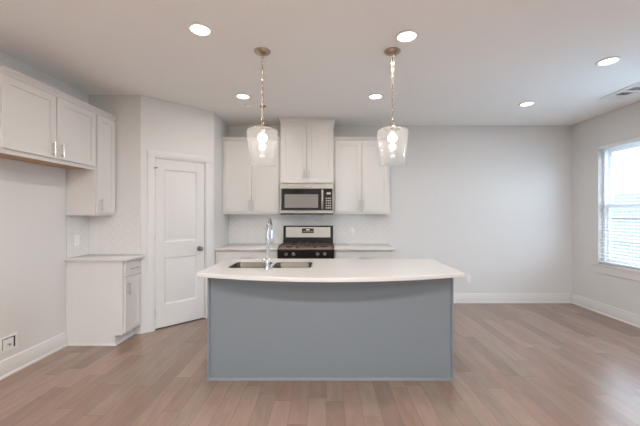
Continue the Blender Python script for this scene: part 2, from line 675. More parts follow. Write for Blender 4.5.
# left upper
c = empty('wall_cabinet', (RX + 0.001, UY, 1.372), 0, 'white two-door upper cabinet between the pantry corner and the microwave', 'cabinet')
w = -0.653 - RX - 0.002
carcass(c, w, 0.297, 0, 1.06)
door(c, 0.03, 0.03 + (w - 0.055) / 2 - 0.004, 0.035, 1.045, 0.03 + (w - 0.055) / 2 - 0.030, 0.135, 0.135)
door(c, 0.03 + (w - 0.055) / 2 + 0.004, w - 0.025, 0.035, 1.045, 0.03 + (w - 0.055) / 2 + 0.030, 0.135, 0.135)
crown(c, 0, w, 0, 0.297, 1.0605, False, False)
# right upper
c = empty('wall_cabinet', (0.112, UY, 1.372), 0, 'white two-door upper cabinet right of the microwave', 'cabinet')
w = 0.81
carcass(c, w, 0.297, 0, 1.06)
door(c, 0.02, w / 2 - 0.004, 0.035, 1.045, w / 2 - 0.030, 0.135, 0.135)
door(c, w / 2 + 0.004, w - 0.02, 0.035, 1.045, w / 2 + 0.030, 0.135, 0.135)
crown(c, 0, w, 0, 0.297, 1.0605, False, True)
# centre, deeper, up to the ceiling
c = empty('wall_cabinet', (-0.651, YB - 0.385, 1.803), 0, 'taller white two-door cabinet above the microwave, reaching the ceiling', 'cabinet')
w = 0.761
carcass(c, w, 0.377, 0, 0.883)
door(c, 0.016, w / 2 - 0.004, 0.012, 0.872, w / 2 - 0.035, 0.135, 0.11)
door(c, w / 2 + 0.004, w - 0.016, 0.012, 0.872, w / 2 + 0.035, 0.135, 0.11)
crown(c, 0, w, 0, 0.377, 0.8835, True, True)

# base cabinets
BY = YB - 0.60
for x0, x1, lab in ((RX + 0.002, -0.654, 'white base cabinet left of the gas range'), (0.112, 0.92, 'white base cabinet right of the gas range')):
    c = empty('base_cabinet', (x0, BY, 0), 0, lab, 'cabinet')
    w = x1 - x0
    carcass(c, w, 0.599, 0.105, 0.883)
    MB().box(0.01, w - 0.01, 0.075, 0.09, 0.001, 0.1045).build('toe_kick', M_CAB, c)
    mb = MB()
    mb.box(0.02, w - 0.02, -0.02, -0.0005, 0.705, 0.868, 0.0015)
    mb.box(0.075, w - 0.075, -0.0215, -0.0195, 0.755, 0.818, 0.0008)
    d = mb.build('drawer', M_CAB, c)
    pull(d, w / 2, 0.786, 0.17, False)
    door(c, 0.02, w / 2 - 0.004, 0.12, 0.692, w / 2 - 0.03, 0.60)
    door(c, w / 2 + 0.004, w - 0.02, 0.12, 0.692, w / 2 + 0.03, 0.60)
for x0, x1, lab in ((RX + 0.001, -0.655, 'white quartz countertop left of the gas range'), (0.113, 0.944, 'white quartz countertop right of the gas range')):
    o = MB().box(x0, x1, YB - 0.645, YB - 0.0005, 0.8835, 0.9145, 0.003, 2).build('countertop', M_QUARTZ)
    tag(o, lab, 'countertop')


# ------------------------------------------------------------------ herringbone backsplashes
def herringbone(name, label, w, h, loc, rz, phase=(0, 0)):
    """local x along wall, z up, -y to the room"""
    tw, tl = 0.066, 0.198
    mb = MB()
    bm = mb.bm
    c45 = math.sqrt(0.5)
    n = int(2 * (w + h) / tw) + 6
    g = 0.0012
    for i in range(-n, n):
        for j in range(-n // 3, n // 3):
            ox, oy = i * tw + j * tl, i * tw - j * tl
            for (a0, a1, b0, b1) in ((0, tl, 0, tw), (0, tw, tw, tw + tl)):
                a0, a1, b0, b1 = ox + a0 + g, ox + a1 - g, oy + b0 + g, oy + b1 - g
                pts = [((a - b) * c45 + phase[0], (a + b) * c45 + phase[1]) for a, b in ((a0, b0), (a1, b0), (a1, b1), (a0, b1))]
                if max(p[0] for p in pts) <= 0 or min(p[0] for p in pts) >= w or max(p[1] for p in pts) <= 0 or min(p[1] for p in pts) >= h:
                    continue
                cx = sum(p[0] for p in pts) / 4
                cz = sum(p[1] for p in pts) / 4
                tilt = rnd.uniform(-0.0006, 0.0006)
                k = 0.96
                lo = mb.ring([(p[0], -0.005, p[1]) for p in pts])
                hi = mb.ring([(cx + (p[0] - cx) * k, -0.0078 + tilt * (1 if q < 2 else -1), cz + (p[1] - cz) * k) for q, p in enumerate(pts)])
                mb.skin([lo, hi], False)
                bm.faces.new(hi)
    for co, no in (((0, 0, 0), (-1, 0, 0)), ((w, 0, 0), (1, 0, 0)), ((0, 0, 0), (0, 0, -1)), ((0, 0, h), (0, 0, 1))):
        bmesh.ops.bisect_plane(bm, geom=bm.verts[:] + bm.edges[:] + bm.faces[:], plane_co=co, plane_no=no, clear_outer=True)
    root = empty(name, loc, rz, label, 'backsplash')
    mb.build('tile_field', M_TILE, root, smooth=False)
    MB().box(0, w, -0.0062, -0.0004, 0, h).build('grout_bed', M_GROUT, root)


herringbone('tile_backsplash', 'white herringbone tile backsplash behind the range and back counters', 0.97 - RX, 0.455, (RX + 0.001, YB, 0.9155), 0, (0.03, 0.01))
herringbone('tile_backsplash', 'white herringbone tile on the short wall facing us beside the left counter', PX - XL - 0.01, 0.515, (XL + 0.009, YA, 0.9155), 0)
herringbone('tile_backsplash', 'white tile on the left wall under the narrow upper cabinet', 0.312, 0.441, (XL, 3.327, 0.9155), R(90), (0.1, 0))

# ------------------------------------------------------------------ left wall cabinets (local x -> +Y, front faces +X)
LUX = -2.42
c = empty('wall_cabinet', (LUX, 2.345, 1.835), R(90), 'white two-door cabinet high on the left wall above the empty refrigerator space', 'cabinet')
w = 0.981
mb = MB()
mb.box(0.0005, w, 0, 0.299, 0.02, 0.595, 0.001)
mb.box(0.0005, w, 0, 0.018, 0.0, 0.02)
mb.build('cabinet_box', M_CAB, c)
MB().box(0.001, w - 0.001, 0.0185, 0.298, 0.012, 0.0195).build('bottom_panel', M_RAW, c, label='unpainted brown wood underside')
door(c, 0.012, w / 2 - 0.006, 0.035, 0.585, w / 2 - 0.045, 0.115, 0.13)
door(c, w / 2 + 0.006, w - 0.012, 0.035, 0.585, w / 2 + 0.045, 0.115, 0.13)
crown(c, 0, w, 0, 0.299, 0.5955, False, False)
c = empty('wall_cabinet', (LUX, 3.327, 1.36), R(90), 'narrow tall white upper cabinet on the left wall above the small counter', 'cabinet')
w = 0.310
carcass(c, w, 0.299, 0, 1.07)
door(c, 0.016, w - 0.012, 0.022, 1.06, 0.055, 0.115, 0.13)
crown(c, 0, w, 0, 0.299, 1.0705, False, False)

c = empty('base_cabinet', (-2.13, 3.327, 0), R(90), 'narrow white base cabinet at the left wall beside the pantry door', 'cabinet')
w = 0.318
mb = MB()
mb.prism([(0.0005, 0, 0.105), (0.0005, 0.075, 0.105), (0.0005, 0.075, 0.001), (0.0005, 0.588, 0.001), (0.0005, 0.588, 0.883), (0.0005, 0, 0.883)], (0.018, 0, 0))
mb.build('side_panel', M_CABSIDE, c)
MB().box(0.019, w - 0.0005, 0, 0.588, 0.105, 0.883, 0.001).build('cabinet_box', M_CAB, c)
MB().box(0.019, w - 0.0005, 0.072, 0.086, 0.001, 0.1045).build('toe_kick', M_CAB, c)
mb = MB()
mb.prism([(0.0, 0.06, 0.0008), (-0.014, 0.06, 0.0008), (-0.014, 0.06, 0.012), (-0.006, 0.06, 0.02), (0, 0.06, 0.02)], (0, 0.50, 0))
mb.prism([(0.0, 0.0715, 0.0008), (0.0, 0.058, 0.0008), (0.0, 0.058, 0.012), (0.0, 0.065, 0.02), (0.0, 0.0715, 0.02)], (w - 0.004, 0, 0))
mb.build('shoe_molding', M_TRIM, c)
mb = MB()
mb.box(0.025, w - 0.015, -0.02, -0.0005, 0.715, 0.868, 0.0015)
mb.box(0.065, w - 0.055, -0.0215, -0.0195, 0.755, 0.828, 0.0008)
d = mb.build('drawer', M_CAB, c)
pull(d, w / 2, 0.79, 0.13, False)
door(c, 0.025, w - 0.015, 0.12, 0.702, 0.055, 0.58, 0.13)
o = MB().box(XL + 0.0005, -2.073, 3.302, YA - 0.001, 0.8835, 0.9145, 0.003, 2).build('countertop', M_QUARTZ)
tag(o, 'small white quartz countertop on the narrow base cabinet at the left wall', 'countertop')


# ------------------------------------------------------------------ island
def curve_plate(name, m, splines, z0, z1, bev, parent=None):
    cu = bpy.data.curves.new(name, 'CURVE')
    cu.dimensions = '2D'
    cu.fill_mode = 'BOTH'
    cu.extrude = (z1 - z0) / 2 - bev
    cu.bevel_depth = bev
    cu.bevel_resolution = 1
    cu.offset = -bev
    for pts in splines:
        sp = cu.splines.new('POLY')
        sp.points.add(len(pts) - 1)
        for p, q in zip(sp.points, pts):
            p.co = (q[0], q[1], 0, 1)
        sp.use_cyclic_u = True
    t = bpy.data.objects.new('tmp_curve', cu)
    COL.objects.link(t)
    dg = bpy.context.evaluated_depsgraph_get()
    me = bpy.data.meshes.new_from_object(t.evaluated_get(dg))
    bpy.data.objects.remove(t)
    me.name = name
    me.materials.clear()
    me.materials.append(m)
    for v in me.vertices:
        v.co.z += (z0 + z1) / 2
    o = bpy.data.objects.new(name, me)
    COL.objects.link(o)
    for p in me.polygons:
        p.use_smooth = True
    me.set_sharp_from_angle(angle=R(35))
    if parent:
        o.parent = parent
    return o


def rrect(x0, x1, y0, y1, r, n=6):
    pts = []
    for cx, cy, a0 in ((x1 - r, y1 - r, 0), (x0 + r, y1 - r, 90), (x0 + r, y0 + r, 180), (x1 - r, y0 + r, 270)):
        for k in range(n + 1):
            a = R(a0 + 90 * k / n)
            pts.append((cx + r * math.cos(a), cy + r * math.sin(a)))
    return pts


IX0, IX1 = -0.980, 1.054
IY0, IY1 = 2.628, 3.25
isl = empty('kitchen_island', ((IX0 + IX1) / 2, (IY0 + IY1) / 2, 0), 0, 'blue-grey painted kitchen island body below the curved white countertop', 'kitchen island')
ox, oy = isl.location.x, isl.location.y


def ib(mb, x0, x1, y0, y1, z0, z1, b=0.0):
    mb.box(x0 - ox, x1 - ox, y0 - oy, y1 - oy, z0, z1, b)
    return mb


ib(MB(), IX0 + 0.02, IX1 - 0.02, IY0 + 0.012, IY0 + 0.03, 0.0, 0.8832).build('back_panel', M_ISL, isl)
for a, b in ((IX0 + 0.004, IX0 + 0.0195), (IX1 - 0.0195, IX1 - 0.004)):
    mb = MB()
    mb.prism([(a - ox, IY0 + 0.012 - oy, 0), (a - ox, IY1 - 0.075 - oy, 0), (a - ox, IY1 - 0.075 - oy, 0.105), (a - ox, IY1 - oy, 0.105),
              (a - ox, IY1 - oy, 0.8832), (a - ox, IY0 + 0.012 - oy, 0.8832)], (b - a, 0, 0))
    mb.build('side_panel', M_ISL, isl)
mb = MB()
mb.prism([(IX0 - ox, IY0 + 0.030 - oy, 0.0), (IX0 - ox, IY0 - oy, 0), (IX0 + 0.016 - ox, IY0 - oy, 0), (IX0 + 0.016 - ox, IY0 + 0.0118 - oy, 0), (IX0 + 0.0038 - ox, IY0 + 0.0118 - oy, 0), (IX0 + 0.0038 - ox, IY0 + 0.030 - oy, 0)], (0, 0, 0.8832))
mb.build('corner_molding', M_ISL, isl)
mb = MB()
mb.prism([(IX1 - ox, IY0 + 0.030 - oy, 0.0), (IX1 - ox, IY0 - oy, 0), (IX1 - 0.016 - ox, IY0 - oy, 0), (IX1 - 0.016 - ox, IY0 + 0.0118 - oy, 0), (IX1 - 0.0038 - ox, IY0 + 0.0118 - oy, 0), (IX1 - 0.0038 - ox, IY0 + 0.030 - oy, 0)], (0, 0, 0.8832))
mb.build('corner_molding', M_ISL, isl)
mb = MB()
x0 = IX0 + 0.0165 - ox
mb.prism([(x0, IY0 + 0.0118 - oy, 0.0003), (x0, IY0 - 0.002 - oy, 0.0003), (x0, IY0 - 0.002 - oy, 0.012), (x0, IY0 + 0.004 - oy, 0.021), (x0, IY0 + 0.0118 - oy, 0.022)], (IX1 - IX0 - 0.033, 0, 0))
mb.build('shoe_molding', M_ISL, isl)
mb = MB()
ib(mb, IX0 + 0.02, IX1 - 0.02, IY0 + 0.0305, IY1 - 0.02, 0.105, 0.123)
ib(mb, IX0 + 0.02, IX1 - 0.02, IY1 - 0.09, IY1 - 0.075, 0.0, 0.105)
mb.build('cabinet_floor', M_ISL, isl)
mb = MB()
ib(mb, IX0 + 0.02, IX1 - 0.02, IY1 - 0.0195, IY1, 0.105, 0.8832)
mb.build('cabinet_front', M_ISL, isl)

# bowed countertop with two sink cut-outs
SB = [(-0.847, -0.505, 2.725, 3.045), (-0.470, -0.130, 2.725, 3.045)]
xc0, xc1, yfr, ybk, bow = -1.015, 1.088, 2.50, 3.288, 0.20
half = (xc1 - xc0) / 2
xm = (xc0 + xc1) / 2
rad = (half * half + bow * bow) / (2 * bow)
outline = []
for k in range(49):
    x = xc0 + (xc1 - xc0) * k / 48
    dy = math.sqrt(rad * rad - (x - xm) ** 2) - (rad - bow)
    outline.append((x, yfr - dy))
outline += [(xc1, ybk), (xc0, ybk)]
ctop = curve_plate('island_countertop', M_QUARTZ, [outline] + [rrect(a, b, c_, d_, 0.05) for a, b, c_, d_ in SB], 0.8835, 0.9145, 0.0025)
tag(ctop, 'white quartz island countertop with a bowed front edge', 'countertop')

sk = empty('kitchen_sink', (-0.489, 2.885, 0.6835), 0, 'stainless double-bowl sink set into the island countertop', 'sink')
for a, b, c_, d_ in SB:
    mb = MB()
    prof = [(0.006, 0.9158), (0.004, 0.9164), (-0.003, 0.9160), (-0.0055, 0.911), (-0.008, 0.72), (-0.02, 0.70), (-0.05, 0.695)]
    rings = []
    for off, z in prof:
        rr = max(0.05 + off, 0.03)
        rings.append(mb.ring([(p[0] + 0.489, p[1] - 2.885, z - 0.6835) for p in rrect(a - off, b + off, c_ - off, d_ + off, rr)]))
    mb.skin(rings, False)
    mb.bm.faces.new(rings[-1])
    bowl = mb.build('bowl', M_SINK, sk)
    so = bowl.modifiers.new('thickness', 'SOLIDIFY')
    so.thickness = 0.0006
    mb = MB()
    mb.lathe([(0.0, 0.003), (0.03, 0.003), (0.042, 0.0045), (0.044, 0.001)], ((a + b) / 2 + 0.489, 0.0, 0.695 - 0.6835), 24)
    mb.build('drain', M_CHROME, bowl)

# faucet
fx, fy = -0.49, 2.665
fa = empty('kitchen_faucet', (fx, fy, 0.9145), 0, 'tall chrome pull-down faucet standing on the island countertop', 'faucet')
MB().lathe([(0.0, 0.0005), (0.030, 0.0005), (0.030, 0.006), (0.022, 0.014), (0.019, 0.05), (0.019, 0.095), (0.0135, 0.105), (0, 0.105)], (0, 0, 0), 28).build('base', M_CHROME, fa)
path = [(0, 0, 0.10), (0, 0, 0.20), (0, 0, 0.315)]
for k in range(1, 13):
    a = PI * k / 12
    path.append((0, 0.1 - 0.1 * math.cos(a), 0.315 + 0.1 * math.sin(a)))
path.append((0, 0.2, 0.30))
mb = MB()
mb.tube(path, 0.0105, 16)
mb.lathe([(0.0105, 0.0), (0.0135, 0.003), (0.0135, 0.012), (0.0105, 0.015)], (0, 0, 0.245), 20)
mb.build('spout', M_CHROME, fa)
mb = MB()
mb.lathe([(0.0, 0.0), (0.017, 0.0), (0.018, 0.01), (0.0165, 0.07), (0.0125, 0.10), (0.0115, 0.118), (0, 0.118)], (0, 0.2, 0.2), 20)
mb.build('spray_head', M_CHROME, fa)
mb = MB()
mb.cyl((-0.015, 0, 0.07), (-0.036, 0, 0.07), 0.013)
mb.tube([(-0.034, 0, 0.07), (-0.07, 0.0, 0.078), (-0.10, 0.0, 0.082)], [0.0065, 0.0055, 0.0045])
mb.build('lever', M_CHROME, fa)

# ------------------------------------------------------------------ gas range
rg = empty('gas_range', (-0.271, 4.265, 0), 0, 'black and stainless gas range against the tiled back wall', 'range')
hw = 0.3785
MB().box(-hw, hw, 0.03, 0.635, 0.03, 0.895, 0.003).build('body', M_STEEL, rg)
for sx in (-1, 1):
    for yy in (0.08, 0.58):
        MB().cyl((sx * 0.33, yy, 0.0005), (sx * 0.33, yy, 0.0295), 0.018).build('foot', M_BLACK, rg)
MB().box(-hw, hw, 0.002, 0.029, 0.05, 0.20, 0.004).build('drawer', M_STEEL, rg)
mb = MB()
mb.box(-hw, hw, 0.0, 0.029, 0.21, 0.765, 0.004)
d = mb.build('oven_door', M_STEEL, rg)
MB().box(-0.27, 0.27, -0.002, -0.0003, 0.33, 0.63, 0.0005).build('oven_window', M_BGLASS, d)
mb = MB()
mb.cyl((-0.33, -0.045, 0.72), (0.33, -0.045, 0.72), 0.012)
for sx in (-1, 1):
    mb.cyl((sx * 0.30, -0.0003, 0.72), (sx * 0.30, -0.045, 0.72), 0.009)
mb.build('handle', M_STEEL, d)
mb = MB()
mb.prism([(-hw, -0.012, 0.775), (-hw, 0.029, 0.775), (-hw, 0.029, 0.895), (-hw, 0.004, 0.895), (-hw, -0.012, 0.880)], (2 * hw, 0, 0))
cp = mb.build('control_panel', M_BLACK, rg)
for kx in (-0.262, -0.165, 0.157, 0.252):
    mb = MB()
    mb.lathe([(0.0, -0.034), (0.014, -0.034), (0.017, -0.030), (0.019, -0.010), (0.024, -0.006), (0.024, -0.0005), (0, -0.0005)], (kx, -0.012, 0.835), 20, 'y')
    mb.box(kx - 0.003, kx + 0.003, -0.050, -0.044, 0.82, 0.85)
    mb.build('knob', M_STEEL, cp)
mb = MB()
mb.box(-hw, hw, -0.004, 0.635, 0.8955, 0.914, 0.005, 2)
ct = mb.build('cooktop', M_COOK, rg)
for bx, by, br_ in ((-0.24, 0.16, 0.048), (0.24, 0.16, 0.052), (-0.24, 0.45, 0.042), (0.24, 0.45, 0.042), (0, 0.31, 0.05)):
    MB().lathe([(0, 0.014), (br_ * 0.7, 0.014), (br_ * 0.75, 0.008), (br_, 0.008), (br_, 0.0003)], (bx, by, 0.914), 24).build('burner', M_IRON, ct)
for gx in (-0.248, 0.0, 0.248):
    mb = MB()
    gw = 0.118
    z0, z1 = 0.935, 0.948
    for yy in (0.035, 0.22, 0.40, 0.585):
        mb.box(gx - gw, gx + gw, yy - 0.006, yy + 0.006, z0, z1, 0.002)
    for xx in (-gw, 0, gw):
        mb.box(gx + xx - 0.006, gx + xx + 0.006, 0.03, 0.59, z0, z1, 0.002)
    for xx in (-gw, gw):
        for yy in (0.035, 0.31, 0.585):
            mb.box(gx + xx - 0.007, gx + xx + 0.007, yy - 0.007, yy + 0.007, 0.9142, z0)
    mb.build('grate', M_IRON, ct)
mb = MB()
mb.prism([(-hw + 0.001, 0.555, 0.9145), (-hw + 0.001, 0.635, 0.9145), (-hw + 0.001, 0.635, 1.195), (-hw + 0.001, 0.578, 1.195)], (2 * hw - 0.002, 0, 0))
bgd = mb.build('backguard', M_BLACK, rg)


def bgy(z):
    return 0.555 + 0.023 * (z - 0.9145) / 0.2805


def bgplate(x0, x1, z0, z1, out, name, m, parent):
    mb = MB()
    pts = []
    for o_ in (-0.0004, -out):
        pts.append(mb.ring([(x0, bgy(z0) + o_, z0), (x1, bgy(z0) + o_, z0), (x1, bgy(z1) + o_, z1), (x0, bgy(z1) + o_, z1)]))
    mb.skin(pts, True)
    return mb.build(name, m, parent)


bgplate(-0.338, 0.338, 1.02, 1.175, 0.005, 'steel_panel', M_STEEL, bgd)
dsp = bgplate(-0.095, 0.085, 1.085, 1.155, 0.008, 'display', M_DISP, bgd)
for kx in (-0.07, -0.04, -0.01, 0.02, 0.05):
    bgplate(kx, kx + 0.018, 1.105, 1.112, 0.0088, 'button', M_KNOB, dsp)
bgplate(-0.03, 0.02, 1.125, 1.143, 0.0088, 'digit_window', M_DIGIT, dsp)

# ------------------------------------------------------------------ microwave
mw = empty('microwave', (-0.271, 4.50, 1.368), 0, 'stainless over-the-range microwave mounted under the centre cabinet', 'microwave')
hw = 0.378
MB().box(-hw, hw, 0.02, 0.40, 0.012, 0.434, 0.002).build('body', M_BLACK, mw)
MB().box(-hw + 0.004, hw - 0.004, 0.01, 0.38, 0.0, 0.0115, 0.002).build('bottom_vent', M_BLACK, mw)
mb = MB()
mb.box(-hw, hw, -0.004, 0.0195, 0.365, 0.434, 0.003)
tp = mb.build('top_strip', M_STEEL, mw)
MB().box(-0.03, 0.035, -0.0052, -0.0042, 0.388, 0.400, 0.0003).build('emblem', M_CHROME, tp)
MB().box(-hw, hw, -0.004, 0.0195, 0.013, 0.060, 0.003).build('bottom_strip', M_STEEL, mw)
MB().box(-hw, -hw + 0.016, -0.004, 0.0195, 0.0605, 0.3645, 0.001).build('side_strip', M_STEEL, mw)
MB().box(hw - 0.016, hw, -0.004, 0.0195, 0.0605, 0.3645, 0.001).build('side_strip', M_STEEL, mw)
mb = MB()
mb.box(-hw + 0.017, 0.218, -0.002, 0.0195, 0.0615, 0.3635, 0.002)
d = mb.build('door', M_BGLASS, mw)
MB().box(-0.315, 0.160, -0.004, -0.0022, 0.095, 0.285, 0.0005).build('window', M_SCREEN, d)
mb = MB()
mb.box(0.205, 0.235, -0.042, -0.026, 0.075, 0.352, 0.005, 2)
mb.box(0.212, 0.2175, -0.027, -0.0022, 0.085, 0.115)
mb.box(0.212, 0.2175, -0.027, -0.0022, 0.315, 0.345)
mb.build('handle', M_STEEL, d)
mb = MB()
mb.box(0.2195, hw - 0.017, -0.002, 0.0195, 0.0615, 0.3635, 0.002)
k = mb.build('control_panel', M_BGLASS, mw)
MB().box(0.28, 0.338, -0.003, -0.0022, 0.285, 0.312).build('display', M_DIGIT, k)
for r_ in range(5):
    for q in range(3):
        MB().box(0.268 + q * 0.028, 0.288 + q * 0.028, -0.003, -0.0022, 0.085 + r_ * 0.034, 0.100 + r_ * 0.034).build('button', M_KNOB, k)


# ------------------------------------------------------------------ pendants
def make_pendant():
    root = empty('pendant_light', (0, 0, H), 0, 'x', 'pendant light', 'seeded glass pendants over the island')
    MB().lathe([(0.0, -0.0003), (0.068, -0.0003), (0.068, -0.006), (0.058, -0.016), (0.030, -0.026), (0.010, -0.030), (0.0, -0.030)], (0, 0, 0), 32).build('canopy', M_BRONZE, root)
    mb = MB()
    z = -0.034
    i = 0
    zb = 2.165 - H
    while z > zb:
        mb.torus((0, 0, z - 0.012), 0.017, 0.0028, 'x' if i % 2 else 'y', 0.6, 12, 6)
        z -= 0.028
        i += 1
    mb.build('chain', M_BRONZE, root)
    mb = MB()
    pts = [(0.004 * math.sin(k * 0.9), 0.004 * math.cos(k * 0.9), -0.03 - k * (0.56 / 30)) for k in range(31)]
    mb.tube(pts, 0.0014, 6)
    mb.build('cord', M_BRONZE, root)
    zt = 2.094 - H
    mb = MB()
    mb.torus((0, 0, zt + 0.058), 0.019, 0.0035, 'y', 0.8, 18, 8)
    mb.lathe([(0.0, 0.040), (0.010, 0.040), (0.013, 0.034), (0.014, 0.024), (0.034, 0.020), (0.066, 0.010), (0.072, 0.002), (0.070, -0.003), (0, -0.003)], (0, 0, zt), 32)
    mb.build('cap', M_BRONZE, root)
    # bell glass, open at the bottom, with real thickness
    outer = [(0.066, -0.0035), (0.100, -0.006), (0.120, -0.014), (0.129, -0.028), (0.130, -0.045), (0.127, -0.09), (0.120, -0.15), (0.111, -0.21), (0.1045, -0.245), (0.1035, -0.262), (0.106, -0.284), (0.113, -0.305)]
    inner = [(r - 0.003, z_ - (0.003 if n < 3 else 0)) for n, (r, z_) in enumerate(outer)]
    prof = outer + list(reversed(inner))
    mb = MB()
    mb.lathe(prof + [prof[0]], (0, 0, zt), 48)
    bmesh.ops.remove_doubles(mb.bm, verts=mb.bm.verts, dist=1e-6)
    mb.build('glass_shade', M_SHADE, root)
    mb = MB()
    mb.lathe([(0, -0.003), (0.017, -0.003), (0.019, -0.010), (0.019, -0.038), (0.013, -0.046), (0, -0.046)], (0, 0, zt), 20)
    mb.build('socket', M_PLASTIC, root)

    def ball(c, r, top):
        return [(max(r * math.sin(a), 0.0), c + r * math.cos(a)) for a in [top + (PI - top) * k / 14 for k in range(15)]]
    mb = MB()
    mb.lathe([(0.013, -0.0463)] + ball(-0.080, 0.037, 0.36), (0, 0, zt), 24)
    b_ = mb.build('bulb', M_BULB, root)
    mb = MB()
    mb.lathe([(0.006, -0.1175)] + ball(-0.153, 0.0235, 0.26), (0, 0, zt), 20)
    mb.build('bulb_reflection', M_BULB, b_)  # glowing ball added for the bulb's reflection in the glass
    return root


pd = make_pendant()
pd.location = (-0.533, 2.67, H)
pd['label'] = 'glass bell pendant on a chain above the sink side of the island'
p2 = copy_tree(pd)
p2.location = (0.559, 2.67, H)
p2['label'] = 'glass bell pendant on a chain above the island half without the sink'


# ------------------------------------------------------------------ recessed lights
def make_downlight():
    root = empty('recessed_light', (0, 0, H), 0, 'x', 'ceiling light', 'round recessed ceiling lights')
    MB().lathe([(0.066, -0.004), (0.070, -0.010), (0.084, -0.009), (0.090, -0.004), (0.090, -0.0004), (0.066, -0.0004), (0.066, -0.004)], (0, 0, 0), 40).build('trim_ring', M_PLASTIC, root)
    MB().lathe([(0.0, -0.0055), (0.060, -0.0055), (0.0655, -0.004), (0.0655, -0.0006), (0, -0.0006)], (0, 0, 0), 40).build('lens', M_LENS, root)
    l = bpy.data.lights.new('downlight_lamp', 'AREA')
    l.shape = 'DISK'
    l.size = 0.12
    l.energy = 11.0
    l.color = (1.0, 0.87, 0.72)
    lo = bpy.data.objects.new('lamp', l)
    lo.location = (0, 0, -0.012)
    COL.objects.link(lo)
    lo.parent = root
    return root


DL = [(-0.93, 2.35, 'round recessed ceiling light nearest the left, in front of the pendant with the sink below'),
      (0.62, 2.44, 'round recessed ceiling light just in front of the pendant away from the sink'),
      (-0.963, 3.69, 'small round recessed ceiling light nearest the pantry door'),
      (0.574, 3.69, 'small round recessed ceiling light in front of the upper cabinet right of the microwave'),
      (2.52, 2.84, 'round recessed ceiling light close to the ceiling vent by the window wall'),
      (2.49, 3.94, 'round recessed ceiling light nearest the bare back wall on the right'),
      (-0.93, -0.3, 'unseen ceiling light added behind the viewer, on the left'),  # from here on unseen lamps, added to light island front and floor
      (0.62, -0.3, 'unseen ceiling light added behind the viewer, in the middle'),
      (-0.93, -2.0, 'unseen ceiling light added near the rear windows, on the left'),
      (0.62, -2.0, 'unseen ceiling light added near the rear windows, in the middle')]
d0 = make_downlight()
lamp_data = {}
for i, (x, y, lab) in enumerate(DL):
    o = d0 if i == 0 else copy_tree(d0)
    o.location = (x, y, H)
    o['label'] = lab
    row = 'rear' if y < 1 else 'right' if x > 1.5 else 'front' if y < 3 else 'back'
    lamp = [ch for ch in o.children if ch.type == 'LIGHT'][0]
    if row not in lamp_data:
        lamp_data[row] = lamp.data.copy()
        lamp_data[row].energy = ROW_W[row]
        lamp_data[row].color = ROW_COL[row]
    lamp.data = lamp_data[row]

# small ceiling fittings
o = empty('smoke_detector', (-0.985, 4.0, H), 0, 'small flat pale disc on the ceiling behind a recessed light near the pantry', 'smoke detector')
MB().lathe([(0, -0.020), (0.034, -0.020), (0.044, -0.014), (0.046, -0.0004), (0, -0.0004)], (0, 0, 0), 28).build('cover', M_CEIL, o)
MB().lathe([(0, -0.023), (0.012, -0.023), (0.014, -0.0203), (0, -0.0203)], (0, 0, 0), 16).build('sensor', M_PLASTIC, o)
o = empty('ceiling_sprinkler', (-0.80, 4.03, H), 0, 'small bronze cone-shaped fitting on the ceiling just behind a pendant chain', 'sprinkler')
MB().lathe([(0, -0.030), (0.012, -0.030), (0.020, -0.018), (0.040, -0.006), (0.042, -0.0004), (0, -0.0004)], (0, 0, 0), 24).build('escutcheon', M_KNOB, o)
mb = MB()
mb.cyl((0, 0, -0.0302), (0, 0, -0.05), 0.006, 10)
mb.lathe([(0, -0.054), (0.014, -0.054), (0.014, -0.0505), (0, -0.0505)], (0, 0, 0), 16)
mb.build('deflector', M_KNOB, o)

# ceiling air register, louvers in two directions
vt = empty('ceiling_vent', (3.378, 3.53, H), 0, 'white rectangular air vent on the ceiling near the window wall', 'vent')
mb = MB()
vx, vy, ix = 0.145, 0.24, 0.070
BANKS = [(-0.122, -0.026), (0.026, 0.116)]
mb.box(-vx, -ix, -vy, vy, -0.008, -0.0004, 0.002)
mb.box(ix, vx, -vy, vy, -0.008, -0.0004, 0.002)
for a, b in ((-vy, BANKS[0][0]), (BANKS[0][1], BANKS[1][0]), (BANKS[1][1], vy)):
    mb.box(-ix, ix, a, b, -0.008, -0.0004)
mb.build('frame', M_PLASTIC, vt)
for a, b in BANKS:
    MB().box(-ix, ix, a + 0.0005, b - 0.0005, -0.0016, -0.0005).build('duct_opening', M_DUCT, vt)
    mb = MB()
    for k in range(5):
        yy = a + (b - a) * (k + 0.5) / 5
        mb.box(-ix + 0.0005, ix - 0.0005, yy - 0.006, yy + 0.006, -0.0052, -0.0044, rot=(R(16), 'X'))
    mb.build('louver_panel', M_LOUVER, vt)


# ------------------------------------------------------------------ outlets, refrigerator water box
def outlet(loc, rz, label):
    o = empty('wall_outlet', loc, rz, label, 'outlet')
    MB().box(-0.036, 0.036, -0.006, -0.0003, -0.058, 0.058, 0.002, 2).build('cover_plate', M_PLASTIC, o)
    for z in (-0.022, 0.022):
        mb = MB()
        mb.box(-0.016, 0.016, -0.0075, -0.0062, z - 0.014, z + 0.014, 0.0005)
        s_ = mb.build('socket', M_PLASTIC, o)
        mb = MB()
        for x in (-0.006, 0.006):
            mb.box(x - 0.001, x + 0.001, -0.0079, -0.0076, z - 0.002, z + 0.007)
        mb.build('slot', M_DARK, s_)
    return o


outlet((2.195, YB, 0.372), 0, 'white wall outlet low on the bare back wall beside the island end')
outlet((0.40, YB - 0.0082, 1.11), 0, 'white outlet on the back tile above the counter right of the range')
outlet((XL + 0.0082, 3.455, 1.09), R(90), 'white outlet on the left tile above the small counter')

